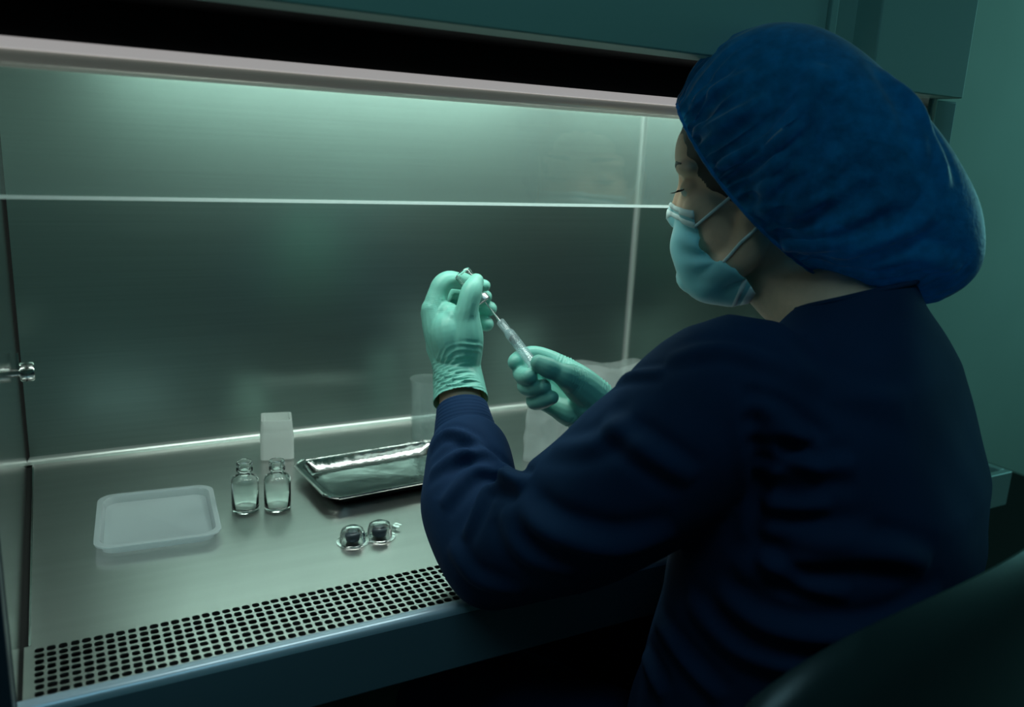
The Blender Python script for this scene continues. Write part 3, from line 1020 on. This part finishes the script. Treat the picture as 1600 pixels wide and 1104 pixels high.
cap_folds = [
    ([(1285, 100), (1250, 170), (1210, 250), (1180, 300)], 0.0099, 0.0115), ([(1235, 250), (1205, 300), (1190, 340)], 0.0066, 0.0092),
    ([(1200, 150), (1140, 190), (1095, 215)], 0.0058, 0.0080), ([(1240, 190), (1170, 240), (1120, 262)], 0.0058, 0.0080),
    ([(1180, 110), (1120, 140), (1075, 165)], 0.0050, 0.0069), ([(1160, 170), (1110, 195), (1080, 205)], 0.0050, 0.0058),
    ([(1400, 300), (1330, 350), (1240, 380), (1220, 385)], 0.0083, 0.0115), ([(1420, 350), (1340, 380), (1250, 395)], 0.0066, 0.0092),
    ([(1460, 330), (1400, 370), (1300, 410)], 0.0066, 0.0092), ([(1380, 110), (1430, 180), (1450, 260)], 0.0066, 0.0103),
    ([(1400, 130), (1460, 220), (1480, 300)], 0.0050, 0.0080), ([(1320, 230), (1280, 280), (1230, 330)], 0.0050, 0.0092),
    ([(1350, 420), (1420, 400), (1500, 420)], 0.0066, 0.0092), ([(1300, 300), (1260, 330), (1215, 350)], 0.0058, 0.0069),
]
cv = fold_lines(cv, cn, CBVH, cap_folds)
capo = obj('surgical_cap', cv, cf, CAPM, per, autosm=False)
# elastic band at the rim
rim_pts = []
for k in range(96):
    a = 2 * math.pi * k / 96
    ca, sa = math.cos(a), math.sin(a); e = 2 / 2.15
    rim_pts.append(cap_pt((183.5 - 183 * abs(ca) ** e * np.sign(ca)) * kpx, 118.5 * abs(sa) ** e * np.sign(sa) * kpx, (-6 - 24 * sa * sa) * kpx))
rim_pts.append(rim_pts[0])
obj('elastic_band', *tube(rim_pts, [.0013 + .0007 * (k % 2) for k in range(97)], n=8, sub=2, round_ends=False, cap=False), CAPM, capo)

# ---- hair under the cap: crown and bun
hv, hf = union([hell((-.006, 0, .054), (.101, .0785, .088)), hell((-.020, 0, .040), (.092, .080, .085)), hell((-.112, 0, .010), (.050, .058, .048))], .002, 8)
q0 = sf + np.array([.026, -.010]); dn = en

def rel(p):
    d = (np.asarray(p) - HO) / HS
    return d @ HF, d @ HLft, d @ HU
fh, lh_, uh = rel(hv)
sgn = (fh - q0[0]) * dn[0] + (uh - q0[1]) * dn[1] + .010 * np.clip((np.abs(lh_) - .03) / .05, 0, 1)
hv, hf = prune(hv, hf, lambda q: not all(sgn[i] < -.004 for i in q))
obj('hair', hv, hf, HAIR, per, autosm=False)

# ---- face mask: rows from the top hem to the bottom hem
NV, NU = 40, 48
mid = cr_interp([(.091, -.001), (.096, -.016), (.100, -.038), (.099, -.062), (.090, -.090), (.068, -.112), (.040, -.118), (.014, -.114)], 12)
lef = cr_interp([(.064, .050, -.006), (.063, .054, -.024), (.061, .058, -.042), (.053, .060, -.056), (.038, .061, -.061), (.024, .061, -.064), (.018, .058, -.072), (.004, .046, -.098)], 12)
mv, mf = [], []
for j in range(NV):
    t = j / (NV - 1)
    m_ = mid[min(int(t * (len(mid) - 1)), len(mid) - 1)]
    x = t * (len(mid) - 1); i0 = min(int(x), len(mid) - 2); m_ = mid[i0] * (1 - (x - i0)) + mid[i0 + 1] * (x - i0)
    x = t * (len(lef) - 1); i0 = min(int(x), len(lef) - 2); l_ = lef[i0] * (1 - (x - i0)) + lef[i0 + 1] * (x - i0)
    for k in range(NU + 1):
        w = (k / NU * 2 - 1)                         # -1 right edge .. 1 left edge
        a = abs(w) * math.pi / 2
        ca, sa = math.cos(a) ** .85, math.sin(a)
        f_ = l_[0] + (m_[0] - l_[0]) * ca
        u_ = l_[2] + (m_[1] - l_[2]) * ca
        p = HL(f_, math.copysign(l_[1] * sa, w), u_)
        # pleats
        pl = (.0042 * math.sin(t * 27 + 1.2 * math.sin(w * 3)) * abs(w) ** 1.6 + .0012 * math.sin(t * 22)) * min(1, t * 7, (1 - t) * 7)
        c_ = HL(.03, 0, u_ / 1.3)
        p = p + unit(p - c_) * pl
        h = BBVH.find_nearest(Vector(p))
        d = (Vector(p) - h[0]).dot(h[1])
        if d < .0022:
            p = np.array(h[0] + h[1] * .0022)
        mv.append(p)
for j in range(NV - 1):
    for k in range(NU):
        mf.append((j * (NU + 1) + k, j * (NU + 1) + k + 1, (j + 1) * (NU + 1) + k + 1, (j + 1) * (NU + 1) + k))
mv = np.array(mv)
msk = obj('face_mask', mv, mf, MASKM, per, autosm=False)
sd = msk.modifiers.new('thick', 'SOLIDIFY'); sd.thickness = .0009; sd.offset = 1
mn = normals_of(mv, mf)
if (mn.mean(0) @ HF) < 0:
    mn = -mn; sd.offset = -1
W_ = NU + 1


def strip(j0, j1, name):
    rows_ = list(range(j0, j1 + 1))
    v = [mv[j * W_ + k] + mn[j * W_ + k] * .0009 for j in rows_ for k in range(W_)]
    f = [((a * W_) + k, a * W_ + k + 1, (a + 1) * W_ + k + 1, (a + 1) * W_ + k) for a in range(len(rows_) - 1) for k in range(NU)]
    o = obj(name, v, f, HEM, msk, autosm=False)
    q = o.modifiers.new('thick', 'SOLIDIFY'); q.thickness = .0007; q.offset = 0
    return o


strip(0, 2, 'top_hem'); strip(3, 5, 'nose_strip'); strip(NV - 5, NV - 4, 'bottom_stitch'); strip(NV - 3, NV - 1, 'bottom_hem')


def skin_path(pts, off):
    out = []
    for p in pts:
        h = BBVH.find_nearest(Vector(p))
        d = (Vector(p) - h[0]).dot(h[1])
        out.append(np.array(h[0] + h[1] * off) if d < off else np.asarray(p))
    return out


for s_ in (1, -1):
    top_c = mv[4 * W_ + (NU if s_ > 0 else 0)]
    bot_c = mv[25 * W_ + (NU if s_ > 0 else 0)]
    e1, e2 = HL(-.004, s_ * .081, .034), HL(-.004, s_ * .080, -.018)
    obj('ear_loop', *tube(skin_path([top_c + (e1 - top_c) * t for t in np.linspace(0, 1, 9)], .0022), [.0017] * 9, n=8, sub=3), HEM, msk)
    obj('ear_loop', *tube(skin_path([bot_c + (e2 - bot_c) * t for t in np.linspace(0, 1, 7)], .0022), [.0017] * 7, n=8, sub=3), HEM, msk)

# ---- scrub top
sp = [loft_slices(torso_slices(.0), n=64, expo=2.25),
      tube([P0 - TR * .10 - UP * .045, C(1150, 628, .790), C(1040, 708, .802), C(915, 798, .838), LE_], [.082, .083, .080, .074, .060], n=32),
      tube([LE_, C(738, 800, .935), C(734, 735, .975), C(731, 698, 1.000), C(727, 676, 1.016)], [.060, .0560, .0525, .0465, .037], n=32),
      tube([P0 + TR * .10 - UP * .05, RS_, .5 * (RS_ + RE_), RE_, .5 * (RE_ + RW_), RW_ + .18 * (RE_ - RW_)], [.080, .076, .070, .058, .050, .036], n=28)]
sv, sfc = union(sp, .0038, 12, .5)
sn = normals_of(sv, sfc)
SB = BVHTree.FromPolygons([Vector(p) for p in sv], sfc)
scrub_folds = [
    ([(668, 705), (700, 676), (742, 690), (775, 722)], 0.0072, 0.0064), ([(672, 740), (725, 708), (775, 722), (806, 748)], 0.0087, 0.0080),
    ([(690, 792), (742, 736), (790, 742), (818, 760)], 0.0087, 0.0088), ([(722, 842), (762, 772), (800, 752), (822, 756)], 0.0087, 0.0080),
    ([(806, 780), (832, 812), (885, 840), (967, 853), (1055, 832)], 0.0116, 0.0128), ([(790, 790), (800, 830), (830, 870), (900, 895)], 0.0072, 0.0112),
    ([(943, 652), (1013, 706), (1083, 752)], 0.0072, 0.0096), ([(955, 606), (985, 588), (1040, 580)], 0.0043, 0.0056),
    ([(1160, 630), (1215, 652), (1270, 690)], 0.0072, 0.0080), ([(1165, 668), (1230, 680), (1290, 705)], 0.0072, 0.0080),
    ([(1180, 735), (1250, 728), (1340, 728)], 0.0072, 0.0088), ([(1185, 785), (1240, 792), (1300, 790)], 0.0072, 0.0072),
    ([(1185, 832), (1270, 838), (1370, 828)], 0.0072, 0.0088), ([(1190, 700), (1240, 712), (1290, 742)], 0.0058, 0.0064),
    ([(1150, 895), (1280, 864), (1375, 862), (1450, 880)], 0.0101, 0.0112), ([(1072, 938), (1165, 1020), (1311, 1049), (1400, 1030)], 0.0087, 0.0112),
    ([(1118, 925), (1223, 985), (1370, 985), (1470, 930)], 0.0101, 0.0112), ([(932, 944), (1000, 1015), (1040, 1090)], 0.0087, 0.0096),
    ([(1010, 945), (1070, 1030), (1130, 1095)], 0.0072, 0.0096), ([(1040, 560), (1130, 545), (1230, 570)], 0.0043, 0.0080),
    ([(700, 850), (745, 905), (820, 925)], 0.0058, 0.0096), ([(860, 700), (930, 690), (1000, 640)], 0.0043, 0.0096),
    ([(1185, 860), (1240, 905), (1330, 930)], 0.0072, 0.0080), ([(1170, 600), (1185, 720), (1180, 850)], -0.0058, 0.0080),
    ([(1220, 560), (1310, 600), (1420, 640)], 0.0029, 0.0128),
]
sv = fold_lines(sv, sn, SB, scrub_folds)
sv = sv + sn * (.0012 * vnoise(sv, 45, 21) + .0008 * vnoise(sv, 95, 22))[:, None]
top = obj('scrub_top', sv, sfc, SCRUB, per, autosm=False)


def cuff(p, q, r0, r1, name):
    p, q = np.asarray(p), np.asarray(q)
    Lc = np.linalg.norm(q - p)
    prof_ = [(r0 * .99, 0)] + [(r0 + (r1 - r0) * t + .0002 * math.sin(t * 60), Lc * t) for t in np.linspace(.02, .97, 40)] + [(r1 * .98, Lc), (r1 * .93, Lc * .985), (r1 * .92, Lc * .5), (r0 * .9, 0)]
    return obj(name, *lathe(prof_, p, 48, q - p, closed=True), SCRUB, top, autosm=False)


cuff(C(729, 692, 1.004), C(722, 636, 1.031), .0405, .0312, 'cuff')
cuff(RW_ + .26 * (RE_ - RW_), RW_ + .02 * (RE_ - RW_), .037, .0275, 'cuff')
# neckband
nb = [P0 + UP * (.088 - .021 * math.cos(a)) - TF * .016 + TR * math.sin(a) * .056 + TF * math.cos(a) * .055 for a in np.linspace(0, 2 * math.pi, 61)]
obj('neckband', *tube(nb, [.0024] * 61, n=10, sub=2, round_ends=False, cap=False), SCRUB, top)

# ---- trousers and shoes
hip = P0 - UP * .50
tp = [loft_slices([(hip + UP * .02, TR * .2, TF * .15), (hip - UP * .02, TR * .205, TF * .16), (hip - UP * .055, TR * .19, TF * .15)])]
for s_ in (-1, 1):
    h_ = hip + TR * s_ * .095 + UP * .0
    k_ = h_ + TF * .40 - UP * .01 + TR * s_ * .03
    a_ = np.array([k_[0], k_[1], .09]) + TF * .02
    tp.append(tube([h_, .5 * (h_ + k_) + UP * .01, k_, .5 * (k_ + a_), a_], [.095, .088, .068, .062, .052], n=24))
tv, tf_ = union(tp, .008, 8)
obj('trousers', tv, tf_, SCRUB, per, autosm=False)
for s_ in (-1, 1):
    h_ = hip + TR * s_ * .095
    k_ = h_ + TF * .40 + TR * s_ * .03
    q = np.array([k_[0], k_[1], 0]) + TF * .02
    sl = [(q - TF * .07 + UP * .035, TR * .02, UP * .03), (q - TF * .05 + UP * .04, TR * .035, UP * .038), (q + UP * .05, TR * .038, UP * .048),
          (q + TF * .07 + UP * .035, TR * .045, UP * .033), (q + TF * .14 + UP * .028, TR * .042, UP * .026), (q + TF * .17 + UP * .022, TR * .02, UP * .016)]
    obj('shoe', *loft_slices(sl, 24, 2.6), M['black'], per)

# ---- gloves
gL = obj('glove', *glL, GLOVE, per, autosm=False)
gR = obj('glove', *glR, GLOVE, per, autosm=False)
for g_, (gv, gf) in ((gL, glL), (gR, glR)):
    q = g_.modifiers.new('thick', 'SOLIDIFY'); q.thickness = .0007; q.offset = -1

# ================================================================== vial and syringe
vb, vn = C(721, 425, 1.052), C(757, 470, 1.050)
va = unit(vn - vb)
vt = empty('medicine_vial', vb)
tag(vt, 'small inverted glass vial pinched between gloved thumb and fingers', 'vial')
VLn = np.linalg.norm(vn - vb)
k_ = VLn / .050
obj('glass_body', *lathe([(r * 1.0, h * k_) for r, h in [(0, 0), (.0085, 0), (.0105, .001), (.0112, .003), (.0112, .030), (.0095, .035), (.0062, .038), (.0062, .042),
    (.0046, .042), (.0046, .0375), (.0085, .034), (.0100, .029), (.0100, .003), (0, .0025)]], vb, 32, va), GLASS, vt)
obj('crimp_cap', *lathe([(0, .0415 * k_), (.0075, .0415 * k_), (.0082, .0425 * k_), (.0082, .0495 * k_), (.0072, .0503 * k_), (.0035, .0505 * k_), (0, .0500 * k_)], vb, 28, va),
    mat('dull_aluminium_cap', (.55, .56, .58), .3, 1.0), vt)

sy0, sy1 = C(757, 470, 1.050), C(862, 606, .945)
sa_ = unit(sy1 - sy0); SL = np.linalg.norm(sy1 - sy0)


def at_px(x):          # distance along the syringe at photograph column x
    best = min(np.linspace(0, 1, 400), key=lambda t: abs(project_x(sy0 + (sy1 - sy0) * t) - x))
    return best * SL


def project_x(p):
    d = np.asarray(p) - CAM
    return 800 + F_PX * (d @ CR) / (d @ CF)


SYP = film_mat('syringe_plastic', clear=.80, rough=.15, white=(.66, .80, .84), gloss=.02, fres=.45)
syr = empty('syringe', sy0)
tag(syr, 'slim clear plastic syringe with its needle in the inverted vial, held in the gloved hand', 'syringe')
d_hub, d_b0, d_b1, d_pl = at_px(783), at_px(790), at_px(836), at_px(850)
obj('needle', *lathe([(0, 0), (.0007, .001), (.0007, d_hub * .45), (.0012, d_hub * .5), (.0016, d_hub + .002), (0, d_hub + .002)], sy0 - sa_ * .004, 12, sa_), mat('needle_steel', (.75, .78, .78), .2, 1.0), syr)
obj('needle_hub', *lathe([(.0022, d_hub - .001), (.0052, d_hub - .001), (.0054, d_hub + .001), (.0050, d_hub + .014), (.0046, d_hub + .019), (.0030, d_hub + .020), (.0030, d_hub + .001)], sy0, 24, sa_, True), SYP, syr)
obj('barrel', *lathe([(.0025, d_hub + .016), (.0060, d_hub + .020), (.0066, d_hub + .022), (.0066, d_b1), (.0105, d_b1), (.0105, d_b1 + .002), (.0056, d_b1 + .002), (.0056, d_hub + .022), (.0020, d_hub + .019)], sy0, 28, sa_, True), SYP, syr)
pl = obj('plunger', *join(lathe([(0, d_hub + .034), (.0018, d_hub + .034), (.0018, d_pl + .004), (0, d_pl + .004)], sy0, 12, sa_), lathe([(0, d_pl + .004), (.0052, d_pl + .004), (.0055, d_pl + .006), (0, d_pl + .0065)], sy0, 20, sa_)), SYP, syr)
obj('plunger_seal', *lathe([(0, d_hub + .0275), (.0050, d_hub + .030), (.0055, d_hub + .031), (.0055, d_hub + .036), (0, d_hub + .036)], sy0, 20, sa_), mat('seal_rubber', (.02, .03, .035), .4), pl)

# ================================================================== chair
ca_, cb_ = C(1205, 1140, .535), C(1790, 770, .93)
chz = S + .152
A = np.array([ca_[0], ca_[1], chz]); B = np.array([cb_[0], cb_[1], chz])
A = A - .10 * (B - A)
cx_ = unit(B - A); cn_ = np.cross(cx_, UP)                     # outward, away from the person
if cn_ @ TF > 0: cn_ = -cn_
cw_ = np.linalg.norm(B - A)
cm_ = (A + B) / 2
ch = empty('office_chair', (cm_[0] - cn_[0] * .22, cm_[1] - cn_[1] * .22, 0))
tag(ch, 'black office chair with curved padded backrest behind the seated woman', 'chair')
CH = mat('black_chair_shell', (0.010, 0.024, 0.028), 0.33, bump=((200, 200, 200), 0.08, 0.001))
nU, nW = 40, 24
cvv, cff = [], []
for side in (0, 1):
    for i in range(nU + 1):
        for j in range(nW + 1):
            u, w = i / nU * 2 - 1, j / nW * 2 - 1
            # rounded-rectangle outline
            uu = u * math.sqrt(1 - .42 * w * w * (w > 0))
            X_ = uu * cw_ / 2
            Z_ = -.21 + w * .21 * math.sqrt(1 - .30 * u ** 4)
            curve = .03 * (u * u) - .02 * math.cos(w * 1.5)
            edge = max(abs(u), abs(w))
            th = .017 * math.sqrt(max(0, 1 - edge ** 8)) + .001
            off = (th if side == 0 else -th) - curve
            cvv.append(cm_ + cx_ * X_ + UP * Z_ + cn_ * off)
N1 = (nU + 1) * (nW + 1)
for i in range(nU):
    for j in range(nW):
        a = i * (nW + 1) + j
        cff.append((a, a + 1, a + nW + 2, a + nW + 1))
        cff.append((N1 + a, N1 + a + nW + 1, N1 + a + nW + 2, N1 + a + 1))
bd = [i * (nW + 1) for i in range(nU + 1)] + [nU * (nW + 1) + j for j in range(1, nW + 1)] + [i * (nW + 1) + nW for i in range(nU - 1, -1, -1)] + [j for j in range(nW - 1, 0, -1)]
for i in range(len(bd)):
    a, b = bd[i], bd[(i + 1) % len(bd)]
    cff.append((a, b, N1 + b, N1 + a))
obj('backrest', cvv, cff, CH, ch)
sc_ = np.array([cm_[0], cm_[1], .41]) - cn_ * .25
obj('seat', *loft_slices([(sc_ - UP * .035, cx_ * .20, cn_ * .20), (sc_ - UP * .03, cx_ * .225, cn_ * .22), (sc_ + UP * .0, cx_ * .235, cn_ * .23), (sc_ + UP * .028, cx_ * .22, cn_ * .22), (sc_ + UP * .035, cx_ * .19, cn_ * .19)], 48, 3.2), CH, ch)
obj('backrest_bracket', *tube([sc_ + cn_ * .10 - UP * .05, sc_ + cn_ * .24 - UP * .045, sc_ + cn_ * .285 + UP * .05, cm_ - UP * .30 + cn_ * .01], [.022, .022, .02, .018], n=12), M['black'], ch)
obj('gas_column', *lathe([(0, -.04), (.03, -.04), (.03, -.16), (.022, -.165), (.022, -.32), (.035, -.32), (.035, -.345), (0, -.345)], sc_, 20), M['black'], ch)
for k in range(5):
    a = k * 2 * math.pi / 5 + .3
    d = np.array([math.cos(a), math.sin(a), 0])
    b0_ = np.array([sc_[0], sc_[1], .085])
    lg = obj('leg', *tube([b0_, b0_ + d * .15 - UP * .005, b0_ + d * .28 - UP * .025], [.022, .018, .014], n=10), M['black'], ch)
    obj('caster', *lathe([(0, -.011), (.022, -.011), (.027, -.007), (.027, .007), (.022, .011), (0, .011)], b0_ + d * .285 - UP * .058, 18, np.cross(d, UP)), M['black'], lg)
